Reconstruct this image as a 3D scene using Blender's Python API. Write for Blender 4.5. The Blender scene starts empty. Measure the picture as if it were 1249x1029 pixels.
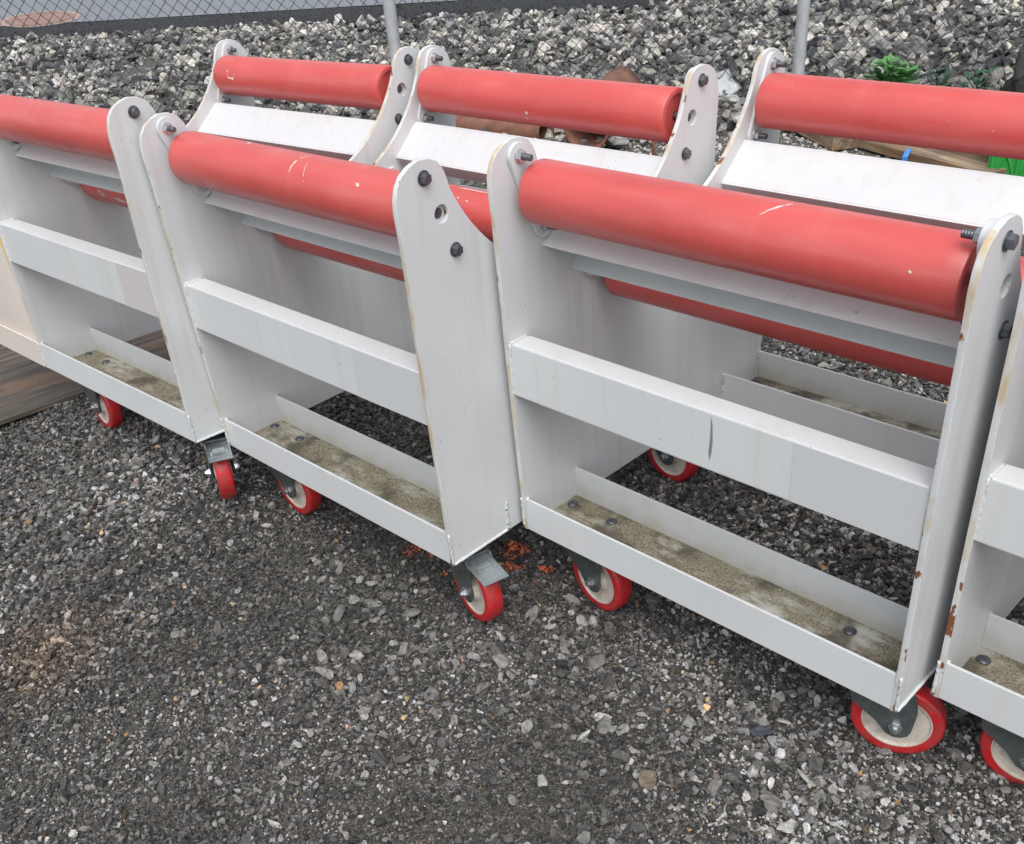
import bpy, bmesh, math, random
import numpy as np
from mathutils import Vector, Matrix, Euler
from mathutils import noise as mnoise
R = math.radians
random.seed(7); rng = np.random.default_rng(11)
scene = bpy.context.scene
C = scene.collection
ZG = 0.228                     # plate bottom above the ground

# ------------------------------------------------------------------ materials
def new_mat(name):
    m = bpy.data.materials.new(name); m.use_nodes = True
    nt = m.node_tree; nt.nodes.clear()
    out = nt.nodes.new('ShaderNodeOutputMaterial'); b = nt.nodes.new('ShaderNodeBsdfPrincipled')
    nt.links.new(b.outputs[0], out.inputs[0])
    return m, nt, b
def N(nt, typ, **kw):
    n = nt.nodes.new(typ)
    for k, v in kw.items():
        if k in n.inputs: n.inputs[k].default_value = v
        else: setattr(n, k, v)
    return n
def mapping(nt, scale=(1,1,1), coord='Object', loc_rand=False):
    tc = N(nt, 'ShaderNodeTexCoord'); mp = N(nt, 'ShaderNodeMapping')
    mp.inputs['Scale'].default_value = scale
    nt.links.new(tc.outputs[coord], mp.inputs['Vector'])
    if loc_rand:
        oi = N(nt, 'ShaderNodeObjectInfo'); ml = N(nt, 'ShaderNodeMath', operation='MULTIPLY'); ml.inputs[1].default_value = 37.0
        nt.links.new(oi.outputs['Random'], ml.inputs[0])
        nt.links.new(ml.outputs[0], mp.inputs['Location'])
    return mp
def noise(nt, vec, scale, detail=4, rough=.55):
    n = N(nt, 'ShaderNodeTexNoise'); n.inputs['Scale'].default_value = scale
    n.inputs['Detail'].default_value = detail; n.inputs['Roughness'].default_value = rough
    nt.links.new(vec.outputs[0], n.inputs['Vector']); return n
def ramp(nt, src, stops):
    r = N(nt, 'ShaderNodeValToRGB'); cr = r.color_ramp
    while len(cr.elements) < len(stops): cr.elements.new(.5)
    for e, (p, c) in zip(cr.elements, stops):
        e.position = p; e.color = (c, c, c, 1) if isinstance(c, (int, float)) else (*c, 1)
    nt.links.new(src, r.inputs[0]); return r
def mix(nt, fac, a, b, mode='MIX'):
    m = N(nt, 'ShaderNodeMix', data_type='RGBA', blend_type=mode)
    for sock, v in ((m.inputs[0], fac), (m.inputs[6], a), (m.inputs[7], b)):
        if isinstance(v, bpy.types.NodeSocket): nt.links.new(v, sock)
        elif isinstance(v, (int, float)): sock.default_value = v
        else: sock.default_value = (*v, 1)
    return m.outputs[2]
def math_(nt, op, a, b=None, clamp=False):
    m = N(nt, 'ShaderNodeMath', operation=op, use_clamp=clamp)
    for i, v in enumerate((a, b)):
        if v is None: continue
        if isinstance(v, bpy.types.NodeSocket): nt.links.new(v, m.inputs[i])
        else: m.inputs[i].default_value = v
    return m.outputs[0]
def bump(nt, b, h, strength, dist=.001):
    bp = N(nt, 'ShaderNodeBump'); bp.inputs['Strength'].default_value = strength; bp.inputs['Distance'].default_value = dist
    nt.links.new(h, bp.inputs['Height']); nt.links.new(bp.outputs[0], b.inputs['Normal'])

PAINT = (.615, .632, .642)
def paint_mat(name, base=PAINT, edge_rust=0.0, floor_grime=False, low_stain=False, rough=.36, streak=.5, yellow_edge=False):
    m, nt, b = new_mat(name)
    mp = mapping(nt, loc_rand=True)
    col = mix(nt, math_(nt, 'MULTIPLY', ramp(nt, noise(nt, mp, 3.0).outputs[0], [(.35, 0), (.7, 1)]).outputs[0], .35), base, tuple(c*.86 for c in base))
    mz = mapping(nt, (26, 26, 1.2), loc_rand=True)
    st = ramp(nt, noise(nt, mz, 1.0, 5).outputs[0], [(.52, 0), (.75, 1)]).outputs[0]
    col = mix(nt, math_(nt, 'MULTIPLY', st, .40*streak), col, (.42, .38, .28))
    # small chips and dirt dots
    dots = ramp(nt, noise(nt, mp, 110, 2).outputs[0], [(.69, 0), (.73, 1)]).outputs[0]
    area = ramp(nt, noise(nt, mp, 7, 2).outputs[0], [(.5, 0), (.62, 1)]).outputs[0]
    col = mix(nt, math_(nt, 'MULTIPLY', math_(nt, 'MULTIPLY', dots, area), .65), col, (.22, .18, .13))
    tc = N(nt, 'ShaderNodeTexCoord')
    if low_stain:
        sx = N(nt, 'ShaderNodeSeparateXYZ'); nt.links.new(tc.outputs['Object'], sx.inputs[0])
        sn = N(nt, 'ShaderNodeSeparateXYZ'); nt.links.new(tc.outputs['Normal'], sn.inputs[0])
        nz = noise(nt, mapping(nt, (3, 3, 3)), 4.0, 6).outputs[0]
        lim = math_(nt, 'ADD', math_(nt, 'MULTIPLY', nz, .11), -.006)
        below = math_(nt, 'MULTIPLY', math_(nt, 'SUBTRACT', lim, sx.outputs[2]), 26, True)
        below = math_(nt, 'MULTIPLY', below, math_(nt, 'LESS_THAN', math_(nt, 'ABSOLUTE', sx.outputs[1]), .0935))
        col = mix(nt, math_(nt, 'MULTIPLY', below, .42), col, (.40, .38, .26))
    if edge_rust > 0:
        sn = N(nt, 'ShaderNodeSeparateXYZ'); nt.links.new(tc.outputs['Normal'], sn.inputs[0])
        ed = math_(nt, 'GREATER_THAN', math_(nt, 'MULTIPLY', sn.outputs[1], -1.0), .35)
        mr = mapping(nt, (1, 1, .45), loc_rand=True)
        y1 = ramp(nt, noise(nt, mr, 22, 6).outputs[0], [(.46, 0), (.62, 1)]).outputs[0]
        col = mix(nt, math_(nt, 'MULTIPLY', math_(nt, 'MULTIPLY', y1, ed), .8*edge_rust), col, (.50, .38, .21))
        y2 = ramp(nt, noise(nt, mr, 36, 5).outputs[0], [(.615, 0), (.65, 1)]).outputs[0]
        col = mix(nt, math_(nt, 'MULTIPLY', math_(nt, 'MULTIPLY', y2, ed), edge_rust), col, (.20, .075, .025))
    if floor_grime:
        mg = mapping(nt, (1, 1, 1), loc_rand=True)
        g1 = ramp(nt, noise(nt, mapping(nt, (1.6, 4, 1), loc_rand=True), 3.2, 9, .66).outputs[0], [(.36, 0), (.50, 1)]).outputs[0]
        g2 = ramp(nt, noise(nt, mg, 170, 6, .7).outputs[0], [(.40, (.075, .062, .038)), (.5, (.20, .172, .105)), (.62, (.36, .32, .215))]).outputs[0]
        col = mix(nt, math_(nt, 'MULTIPLY', g1, .88), mix(nt, .55, col, (.46, .45, .35)), g2)
        g3 = ramp(nt, noise(nt, mg, 9, 8).outputs[0], [(.52, 0), (.62, 1)]).outputs[0]
        col = mix(nt, math_(nt, 'MULTIPLY', g3, .75), col, (.07, .06, .045))
        bump(nt, b, noise(nt, mg, 180, 4).outputs[0], .6, .002)
        b.inputs['Roughness'].default_value = .75
    else:
        b.inputs['Roughness'].default_value = rough
        rr = ramp(nt, noise(nt, mp, 9, 5).outputs[0], [(.3, rough-.06), (.7, rough+.14)]).outputs[0]
        nt.links.new(rr, b.inputs['Roughness'])
        bump(nt, b, noise(nt, mp, 60, 3).outputs[0], .06, .001)
    nt.links.new(col, b.inputs['Base Color'])
    return m
M = {}
M['paint'] = paint_mat('white_paint')
M['plate'] = paint_mat('white_paint_plate', edge_rust=1.0, streak=.7)
M['tray'] = paint_mat('white_paint_tray', low_stain=True, streak=.3)
M['grime'] = paint_mat('tray_grime', floor_grime=True)
M['cream'] = paint_mat('cream_paint', base=(.66, .60, .54), rough=.45)

def red_mat():
    m, nt, b = new_mat('red_roller_paint')
    mp = mapping(nt, loc_rand=True)
    base = mix(nt, ramp(nt, noise(nt, mp, 5, 5).outputs[0], [(.3, 0), (.7, 1)]).outputs[0], (.60, .091, .081), (.53, .075, .067))
    dust = ramp(nt, noise(nt, mapping(nt, (1.3, 8, 8), loc_rand=True), 3, 6).outputs[0], [(.5, 0), (.8, 1)]).outputs[0]
    col = mix(nt, math_(nt, 'MULTIPLY', dust, .16), base, (.70, .36, .33))
    gr = ramp(nt, noise(nt, mapping(nt, (.7, 5, 5), loc_rand=True), 4.5, 8, .65).outputs[0], [(.54, 0), (.72, 1)]).outputs[0]
    col = mix(nt, math_(nt, 'MULTIPLY', gr, .16), col, (.26, .045, .04))
    band = ramp(nt, noise(nt, mapping(nt, (26, 1.5, 1.5), loc_rand=True), 1.0, 5, .6).outputs[0], [(.60, 0), (.72, 1)]).outputs[0]
    col = mix(nt, math_(nt, 'MULTIPLY', band, .07), col, (.72, .30, .26))
    ch = ramp(nt, noise(nt, mp, 95, 2).outputs[0], [(.765, 0), (.78, 1)]).outputs[0]
    col = mix(nt, math_(nt, 'MULTIPLY', ch, .7), col, (.75, .55, .5))
    nt.links.new(col, b.inputs['Base Color'])
    rr = ramp(nt, noise(nt, mp, 14, 5).outputs[0], [(.3, .27), (.7, .44)]).outputs[0]
    nt.links.new(rr, b.inputs['Roughness']); b.inputs['Specular IOR Level'].default_value = .75
    bump(nt, b, noise(nt, mp, 40, 3).outputs[0], .08, .001)
    return m
M['red'] = red_mat()
def simple(name, col, rough=.6, metal=0.0, nscale=0, namp=.3, bumps=0, bscale=60):
    m, nt, b = new_mat(name)
    b.inputs['Roughness'].default_value = rough; b.inputs['Metallic'].default_value = metal
    if nscale:
        mp = mapping(nt, loc_rand=True)
        n = noise(nt, mp, nscale, 6, .6).outputs[0]
        c = mix(nt, ramp(nt, n, [(.3, 0), (.7, 1)]).outputs[0], col, tuple(c*(1-namp) for c in col))
        nt.links.new(c, b.inputs['Base Color'])
        if bumps: bump(nt, b, noise(nt, mp, bscale, 5).outputs[0], bumps, .003)
    else: b.inputs['Base Color'].default_value = (*col, 1)
    return m
M['bolt'] = simple('dark_bolt_steel', (.16, .17, .19), .42, .7, 60, .4)
M['nut'] = simple('bright_zinc', (.72, .74, .77), .25, .9, 40, .3)
M['zinc'] = simple('grey_zinc_fork', (.17, .205, .21), .40, .65, 22, .45)
M['pedal'] = simple('pedal_zinc', (.50, .56, .57), .32, .8, 25, .3)
M['tread'] = simple('red_polyurethane', (.58, .020, .026), .42, 0, 30, .35)
def dusty(m, amt, col):
    nt = m.node_tree; b = [n for n in nt.nodes if n.type == 'BSDF_PRINCIPLED'][0]; l = b.inputs['Base Color'].links[0].from_socket
    d = ramp(nt, noise(nt, mapping(nt, loc_rand=True), 42, 8, .7).outputs[0], [(.47, 0), (.62, 1)]).outputs[0]
    nt.links.new(mix(nt, math_(nt, 'MULTIPLY', d, amt), l, col), b.inputs['Base Color'])
dusty(M['tread'], .55, (.20, .085, .07))
M['hub'] = simple('cream_nylon_hub', (.60, .54, .47), .5, 0, 24, .22)
dusty(M['hub'], .45, (.25, .20, .15)); dusty(M['zinc'], .4, (.26, .25, .22))
M['hubdark'] = simple('hub_recess', (.05, .055, .05), .6)
M['scuff'] = simple('white_scuff', (.80, .62, .57), .6, 0, 90, .35)
M['scratch'] = simple('grey_scratch', (.20, .21, .22), .6)
M['label'] = simple('blank_grey_label', (.545, .558, .566), .55)
M['labelwarm'] = simple('blank_warm_label', (.53, .505, .51), .55)
M['rust'] = simple('rusty_steel', (.26, .115, .075), .8, 0, 12, .55, .6, 50)
M['galv'] = simple('galvanised_tube', (.55, .57, .59), .5, .35, 15, .25)
M['wire'] = simple('fence_wire', (.11, .115, .125), .5, .5)
M['green'] = simple('green_plastic', (.03, .36, .06), .4, 0, 8, .2)
M['blue'] = simple('blue_strap', (.05, .22, .62), .5)
M['paper'] = simple('white_sheet', (.78, .82, .84), .6, 0, 12, .12)
M['bould'] = simple('dark_stone', (.035, .034, .033), .8, 0, 10, .5, .8, 20)
M['leaf'] = simple('green_leaf', (.095, .27, .07), .5, 0, 20, .35)
M['leafd'] = simple('dark_leaf', (.02, .09, .04), .5, 0, 20, .35)

def wood_mat(name, light, dark, wet=.3):
    m, nt, b = new_mat(name)
    mp = mapping(nt, (1.1, 14, 14), loc_rand=True)
    g = noise(nt, mp, 2.2, 9, .68).outputs[0]
    c = ramp(nt, g, [(.3, tuple(x*.35 for x in dark)), (.46, dark), (.68, light)]).outputs[0]
    blot = ramp(nt, noise(nt, mapping(nt, loc_rand=True), 3.2, 6, .6).outputs[0], [(.42, 0), (.66, 1)]).outputs[0]
    c = mix(nt, math_(nt, 'MULTIPLY', blot, .75), c, (.055, .045, .037))
    org = ramp(nt, noise(nt, mapping(nt, (1, 2.5, 1), loc_rand=True), 2.3, 4, .6).outputs[0], [(.5, 0), (.68, 1)]).outputs[0]
    c = mix(nt, math_(nt, 'MULTIPLY', org, .4), c, (.34, .17, .07))
    nt.links.new(c, b.inputs['Base Color']); b.inputs['Roughness'].default_value = .62
    bump(nt, b, g, .9, .008)
    return m
M['board'] = wood_mat('weathered_board', (.155, .125, .098), (.062, .048, .037))
M['timber'] = wood_mat('brown_timber', (.42, .31, .20), (.20, .13, .08))

def stone_mat(name, stops, rough=.75, sat_tint=True):
    m, nt, b = new_mat(name)
    at = N(nt, 'ShaderNodeAttribute', attribute_type='INSTANCER', attribute_name='tone')
    tn = N(nt, 'ShaderNodeAttribute', attribute_type='INSTANCER', attribute_name='tint')
    c = ramp(nt, at.outputs['Fac'], stops).outputs[0]
    mp = mapping(nt, coord='Object')
    n = noise(nt, mp, 2.3, 5, .65).outputs[0]
    c = mix(nt, 1.0, c, ramp(nt, n, [(.3, .6), (.7, 1.35)]).outputs[0], 'MULTIPLY')
    c = mix(nt, 1.0, c, tn.outputs['Color'], 'MULTIPLY')
    nt.links.new(c, b.inputs['Base Color']); b.inputs['Roughness'].default_value = rough
    bump(nt, b, n, .5, .15)
    return m
gst = [(0, (.022, .022, .023)), (.25, (.060, .059, .056)), (.5, (.135, .130, .120)), (.72, (.24, .232, .215)), (.9, (.40, .39, .365)), (1, (.62, .61, .58))]
M['gravel'] = stone_mat('gravel_stone', gst, .5)
rst = [(0, (.03, .032, .037)), (.25, (.09, .093, .10)), (.5, (.215, .215, .21)), (.75, (.40, .39, .365)), (1, (.66, .64, .60))]
M['rock'] = stone_mat('rubble_stone', rst, .7)
def ground_mat():
    m, nt, b = new_mat('ground_fines')
    mp = mapping(nt)
    vo = N(nt, 'ShaderNodeTexVoronoi'); vo.inputs['Scale'].default_value = 330; vo.inputs['Randomness'].default_value = 1
    nt.links.new(mp.outputs[0], vo.inputs['Vector'])
    sp = N(nt, 'ShaderNodeSeparateColor'); nt.links.new(vo.outputs['Color'], sp.inputs[0])
    c = ramp(nt, sp.outputs[0], [(0, (.020, .019, .018)), (.45, (.062, .058, .052)), (.8, (.15, .143, .13)), (1, (.36, .35, .33))]).outputs[0]
    c = mix(nt, .4, c, ramp(nt, noise(nt, mp, 90, 8, .7).outputs[0], [(.35, (.02, .019, .017)), (.65, (.15, .138, .12))]).outputs[0])
    d = ramp(nt, noise(nt, mp, 1.7, 5, .6).outputs[0], [(.42, 0), (.65, 1)]).outputs[0]
    c = mix(nt, math_(nt, 'MULTIPLY', d, .4), c, (.075, .062, .048))
    nt.links.new(c, b.inputs['Base Color']); b.inputs['Roughness'].default_value = .9
    bump(nt, b, noise(nt, mp, 210, 7, .7).outputs[0], 1.0, .008)
    return m
M['ground'] = ground_mat()
def road_mat():
    m, nt, b = new_mat('road_asphalt')
    mp = mapping(nt)
    n = ramp(nt, noise(nt, mp, 1.2, 8, .65).outputs[0], [(.3, (.15, .165, .19)), (.7, (.19, .205, .232))]).outputs[0]
    c = mix(nt, .35, n, ramp(nt, noise(nt, mp, 60, 5).outputs[0], [(.3, (.09, .10, .11)), (.7, (.26, .27, .29))]).outputs[0])
    nt.links.new(c, b.inputs['Base Color']); b.inputs['Roughness'].default_value = .55
    return m
M['road'] = road_mat()
M['black'] = simple('black_verge', (.008, .009, .012), .7, 0, 14, .6, 1.0, 30)
M['patch'] = simple('rusty_patch', (.33, .20, .16), .7, 0, 3, .45)
M['patchrim'] = simple('pale_rim', (.42, .30, .25), .7, 0, 6, .3)

# ------------------------------------------------------------------ mesh helpers
def link(o, parent=None):
    C.objects.link(o)
    if parent is not None: o.parent = parent
    return o
def obj(name, bm, mat, parent=None, smooth=False, loc=(0,0,0), rot=(0,0,0)):
    me = bpy.data.meshes.new(name); bmesh.ops.recalc_face_normals(bm, faces=bm.faces[:]) if isinstance(bm, bmesh.types.BMesh) else None
    bm.to_mesh(me); bm.free()
    for m in (mat if isinstance(mat, (list, tuple)) else [mat]): me.materials.append(m)
    if smooth: me.polygons.foreach_set('use_smooth', [True]*len(me.polygons))
    if smooth == 'auto':
        me.set_sharp_from_angle(angle=R(35))
        for p in me.polygons:                       # the broad faces of a cut plate stay truly flat
            if abs(p.normal.x) > .995: p.use_smooth = False
    o = bpy.data.objects.new(name, me); o.location = loc; o.rotation_euler = rot
    return link(o, parent)
def box(bm, x0, x1, y0, y1, z0, z1, bev=.0015, mi=0):
    r = bmesh.ops.create_cube(bm, size=1.0)
    vs = r['verts']
    for v in vs:
        v.co = Vector(((x0+x1)/2+v.co.x*(x1-x0), (y0+y1)/2+v.co.y*(y1-y0), (z0+z1)/2+v.co.z*(z1-z0)))
    for f in {f for v in vs for f in v.link_faces}: f.material_index = mi
    if bev:
        es = list({e for v in vs for e in v.link_edges})
        bmesh.ops.bevel(bm, geom=es, offset=bev, segments=2, affect='EDGES', profile=.6, material=mi)
    return vs
def cyl(bm, p0, p1, r0, r1=None, seg=24, bev=0, caps=True, phase=0):
    p0, p1 = Vector(p0), Vector(p1); r1 = r0 if r1 is None else r1
    ax = (p1-p0); L = ax.length; q = ax.to_track_quat('Z', 'Y')
    prof = [(r0, 0), (r1, L)] if not bev else [(r0-bev, 0), (r0-bev*.3, bev*.3), (r0, bev), (r1, L-bev), (r1-bev*.3, L-bev*.3), (r1-bev, L)]
    rings = []
    for r, z in prof:
        rings.append([bm.verts.new(p0 + q @ Vector((r*math.cos(2*math.pi*k/seg+phase), r*math.sin(2*math.pi*k/seg+phase), z))) for k in range(seg)])
    fs = []
    for a, b in zip(rings, rings[1:]):
        for k in range(seg): fs.append(bm.faces.new((a[k], a[(k+1)%seg], b[(k+1)%seg], b[k])))
    if caps:
        fs.append(bm.faces.new(rings[0][::-1])); fs.append(bm.faces.new(rings[-1]))
    return fs
def lathe(bm, prof, p0, axis, seg=48):
    """prof: list of (r, h) along axis from p0"""
    p0 = Vector(p0); q = Vector(axis).to_track_quat('Z', 'Y'); rings = []
    for r, h in prof:
        if r < 1e-6: rings.append([bm.verts.new(p0 + q @ Vector((0, 0, h)))])
        else: rings.append([bm.verts.new(p0 + q @ Vector((r*math.cos(2*math.pi*k/seg), r*math.sin(2*math.pi*k/seg), h))) for k in range(seg)])
    for a, b in zip(rings, rings[1:]):
        for k in range(seg):
            va = [a[k % len(a)], a[(k+1) % len(a)]] if len(a) > 1 else [a[0]]
            vb = [b[(k+1) % len(b)], b[k % len(b)]] if len(b) > 1 else [b[0]]
            if len(va)+len(vb) > 2: bm.faces.new(va+vb)
def tube(bm, pts, r, seg=8, jit=0.0):
    pts = [Vector(p) for p in pts]; rings = []
    for i, p in enumerate(pts):
        t = (pts[min(i+1, len(pts)-1)] - pts[max(i-1, 0)]).normalized(); q = t.to_track_quat('Z', 'Y')
        rr = r*(1+jit*(random.random()-.5))
        rings.append([bm.verts.new(p + q @ Vector((rr*math.cos(2*math.pi*k/seg), rr*math.sin(2*math.pi*k/seg), 0))) for k in range(seg)])
    for a, b in zip(rings, rings[1:]):
        for k in range(seg): bm.faces.new((a[k], a[(k+1)%seg], b[(k+1)%seg], b[k]))
    bm.faces.new(rings[0][::-1]); bm.faces.new(rings[-1])
def bead(bm, a, b, r=.0045):
    a, b = Vector(a), Vector(b); n = max(3, int((b-a).length/.006))
    tube(bm, [a.lerp(b, i/n)+Vector([(random.random()-.5)*.0006 for _ in range(3)]) for i in range(n+1)], r, 8, .28)
def curve_plate(name, outline, holes, thick, bev=.0012):
    """2-D outline (u,z) with round holes -> mesh standing in the YZ plane, x from 0 to thick"""
    cu = bpy.data.curves.new(name, 'CURVE'); cu.dimensions = '2D'; cu.fill_mode = 'BOTH'
    cu.extrude = thick/2 - bev; cu.bevel_depth = bev; cu.bevel_resolution = 2
    def spl(pts):
        s = cu.splines.new('POLY'); s.points.add(len(pts)-1); s.use_cyclic_u = True
        for p, (a, b) in zip(s.points, pts): p.co = (a, b, 0, 1)
    spl(outline)
    for (hu, hz, hr) in holes:
        spl([(hu+hr*math.cos(2*math.pi*k/28), hz+hr*math.sin(2*math.pi*k/28)) for k in range(28)])
    o = bpy.data.objects.new(name, cu)
    me = bpy.data.meshes.new_from_object(o)
    bpy.data.objects.remove(o); bpy.data.curves.remove(cu)
    bm = bmesh.new(); bm.from_mesh(me); bpy.data.meshes.remove(me)
    for v in bm.verts:
        v.co = Vector((v.co.z + thick/2, v.co.x, v.co.y))
    bmesh.ops.remove_doubles(bm, verts=bm.verts[:], dist=1e-5)
    return bm
def tag(o, label=None, cat=None, group=None, kind=None):
    if label: o['label'] = label
    if cat: o['category'] = cat
    if group: o['group'] = group
    if kind: o['kind'] = kind
    return o
def empty(name, loc=(0,0,0), rot=(0,0,0)):
    o = bpy.data.objects.new(name, None); o.location = loc; o.rotation_euler = rot; o.empty_display_size = .1
    return link(o)
def copy_tree(o, parent=None):
    c = o.copy(); C.objects.link(c)
    if parent is not None: c.parent = parent
    for ch in list(o.children): copy_tree(ch, c)
    return c

# ------------------------------------------------------------------ the roller cart
W = 1.0; T = .012; ZC = 1.062; RC = .442
def outline():
    front = [(-.519, 0), (-.526, .22), (-.533, .45), (-.540, .80), (-.544, .862), (-.542, .888), (-.534, .912), (-.520, .929), (-.500, .941),
             (-.475, .948), (-.448, .9455), (-.427, .935), (-.413, .915), (-.406, .895)]
    a0 = math.atan2(.402, ZC-.881)
    arc = [(-RC*math.sin(a0*(1-2*k/40)), ZC-RC*math.cos(a0*(1-2*k/40))) for k in range(41)]
    return front + arc + [(-u, z) for u, z in front[::-1]]
HO = (.431, .834)                                  # outer roller centre
HI = (.168, .584)                                  # inner roller centre
B = {'o': ((.467, .9135), (.404, .753)), 'i': ((.248, .614), (.088, .554))}
holes = [(s*h[0], h[1], .0195) for h in (HO, HI) for s in (-1, 1)]
def hexbolt(p, d, shaft_in=.0, side_nut=False):
    """bolt with its head at p pointing along x direction d"""
    bm = bmesh.new(); p = Vector(p)
    cyl(bm, p, p+Vector((d*.0022, 0, 0)), .0155, seg=28, bev=.0005)
    cyl(bm, p+Vector((d*.0022, 0, 0)), p+Vector((d*.0125, 0, 0)), .0125, .0118, seg=6, phase=random.random()*2)
    cyl(bm, p+Vector((d*.0125, 0, 0)), p+Vector((d*.0135, 0, 0)), .0095, .008, seg=20)
    return bm
def hexnut(p, d):
    bm = bmesh.new(); p = Vector(p); ph = random.random()*2
    cyl(bm, p, p+Vector((d*.0025, 0, 0)), .0150, seg=28, bev=.0005)
    cyl(bm, p+Vector((d*.0025, 0, 0)), p+Vector((d*.0135, 0, 0)), .0122, .0118, seg=6, phase=ph)
    return bm
def thread(p, d):
    bm = bmesh.new(); p = Vector(p)
    pr = [(.0001, 0)] + [(.0072 if k % 2 else .0064, .0125*k/9*1.6) for k in range(10)] + [(.0055, .0215), (.0001, .0215)]
    lathe(bm, pr, p, (d, 0, 0), 16); return bm

def make_cart():
    root = empty('roller_cart')
    # side plates
    for side in (0, 1):
        bm = curve_plate('side_plate', outline(), holes, T)
        if side: bmesh.ops.translate(bm, verts=bm.verts[:], vec=(W-T, 0, 0))
        pl = obj('side_plate', bm, M['plate'], root, 'auto')
        xo = 0 if side == 0 else W; s = -1 if side == 0 else 1; xi = T if side == 0 else W-T
        def wbead(a_, b_, r_=.0035):
            wb = bmesh.new(); bead(wb, a_, b_, r_*.85); obj('weld_bead', wb, M['paint'], pl, True)
        for f in (-1, 1):
            a = xo+s*.001
            wbead((a, f*.517, .003), (a, f*.33, .003), .0045)
            wbead((a, f*.327, .003), (a, f*.327, .085), .0045)
            wbead((a-s*.002, f*.520, .004), (a-s*.002, f*.5225, .092), .004)
            wbead((xi, f*.5255, .386), (xi, f*.5285, .516), .0038)
            wbead((xi-s*.002, f*.5275, .517), (xi-s*.002, f*.474, .517), .0045)
            wbead((xi-s*.002, f*.327, .004), (xi-s*.002, f*.327, .094), .0045)
            wbead((xi-s*.002, f*.512, .004), (xi-s*.002, f*.512, .094), .004)
        # brackets with bolts
        for (h, key) in ((HO, 'o'), (HI, 'i')):
            for f in (-1, 1):
                (bu, bz), (cu_, cz_) = B[key]
                p, q = Vector((f*bu, bz)), Vector((f*cu_, cz_)); dv = (p-q).normalized(); nv = Vector((-dv.y, dv.x)); w = .026
                pts = []
                for k in range(13):
                    a = math.pi*k/12; pts.append(p + nv*w*math.cos(a) + dv*w*math.sin(a))
                for k in range(13):
                    a = math.pi*k/12; pts.append(q - nv*w*math.cos(a) - dv*w*math.sin(a))
                bt = .010 if side == 0 else .018
                bm = curve_plate('mounting_bracket', [(v.x, v.y) for v in pts], [], bt, .0012)
                xb = T+.0005 if side == 0 else W-T-.0005-bt
                bmesh.ops.translate(bm, verts=bm.verts[:], vec=(xb, 0, 0))
                br = obj('mounting_bracket', bm, M['paint'], root, 'auto')
                xin = T+.0105 if side == 0 else W-T-.0005-bt
                for (u, z) in ((f*bu, bz), (f*cu_, cz_)):
                    obj('bolt', hexbolt((xo, u, z), s), M['bolt'], br)
                    obj('nut', hexnut((xin, u, z), -s), M['nut'], br)
                    obj('bolt_end', thread((xin-s*.0125, u, z), -s), M['bolt'], br, 'auto')
    # rollers
    xl, xr = T+.026, W-T-.033
    for (h, key) in ((HO, 'o'), (HI, 'i')):
        for f in (-1, 1):
            bm = bmesh.new(); r = .0662
            prof = [(.012, .006), (.050, .006), (.052, .0), (r-.005, 0), (r-.0015, .0012), (r, .005)]
            L = xr-xl
            prof = prof + [(r, L*k/24) for k in range(1, 24)] + [(a, L-b) for a, b in prof[::-1]]
            lathe(bm, prof, (xl, f*h[0], h[1]), (1, 0, 0), 96)
            ro = obj('roller', bm, M['red'], root, 'auto')
            bm = bmesh.new(); cyl(bm, (T-.002, f*h[0], h[1]), (W-T+.002, f*h[0], h[1]), .0105, seg=24)
            obj('axle', bm, M['bolt'], ro, 'auto')
    # channels: two trays below (open upwards), two rails tangent to the cradle (open outwards)
    def channel(bm, w, hgt, t, fl=0):
        box(bm, T, W-T, -w/2+t, w/2-t, 0, t, 0, fl)
        box(bm, T, W-T, -w/2, -w/2+t, 0, hgt, .0015); box(bm, T, W-T, w/2-t, w/2, 0, hgt, .0015)
    for f in (-1, 1):
        bm = bmesh.new(); channel(bm, .1935, .0916, .0065, 1)
        tr = obj('tray', bm, [M['tray'], M['grime']], root, False, (0, f*(.5205-.0968), .0005))
        for xs in (.10, .885):
            for dx in (-.0655, .0655):
                for dy in (-.052, .052):
                    bb = bmesh.new()
                    lathe(bb, [(.0001, .0065), (.006, .0062), (.0115, .0042), (.0145, .001), (.0145, 0)], (xs+dx, dy, .0068), (0, 0, 1), 24)
                    obj('bolt_head', bb, M['bolt'], tr, True)
        bm = bmesh.new(); channel(bm, .142, .056, .006)
        # open side away from the cradle centre
        ang = R(41.4)
        for v in bm.verts:
            # local y along tangent, z outwards
            y, z = v.co.y, v.co.z; y = y*.925+.0053; rad = .480+z
            uu = rad*math.sin(ang) + y*math.cos(ang); zz = ZC - rad*math.cos(ang) + y*math.sin(ang)
            v.co.y = f*uu; v.co.z = zz
        obj('channel_rail', bm, M['paint'], root)
        bm = bmesh.new(); box(bm, T, W-T, -.03, .03, .386, .516, .0035)
        cb = obj('cross_beam', bm, M['paint'], root, False, (0, f*(.5275-.03), 0))
    return root

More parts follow.
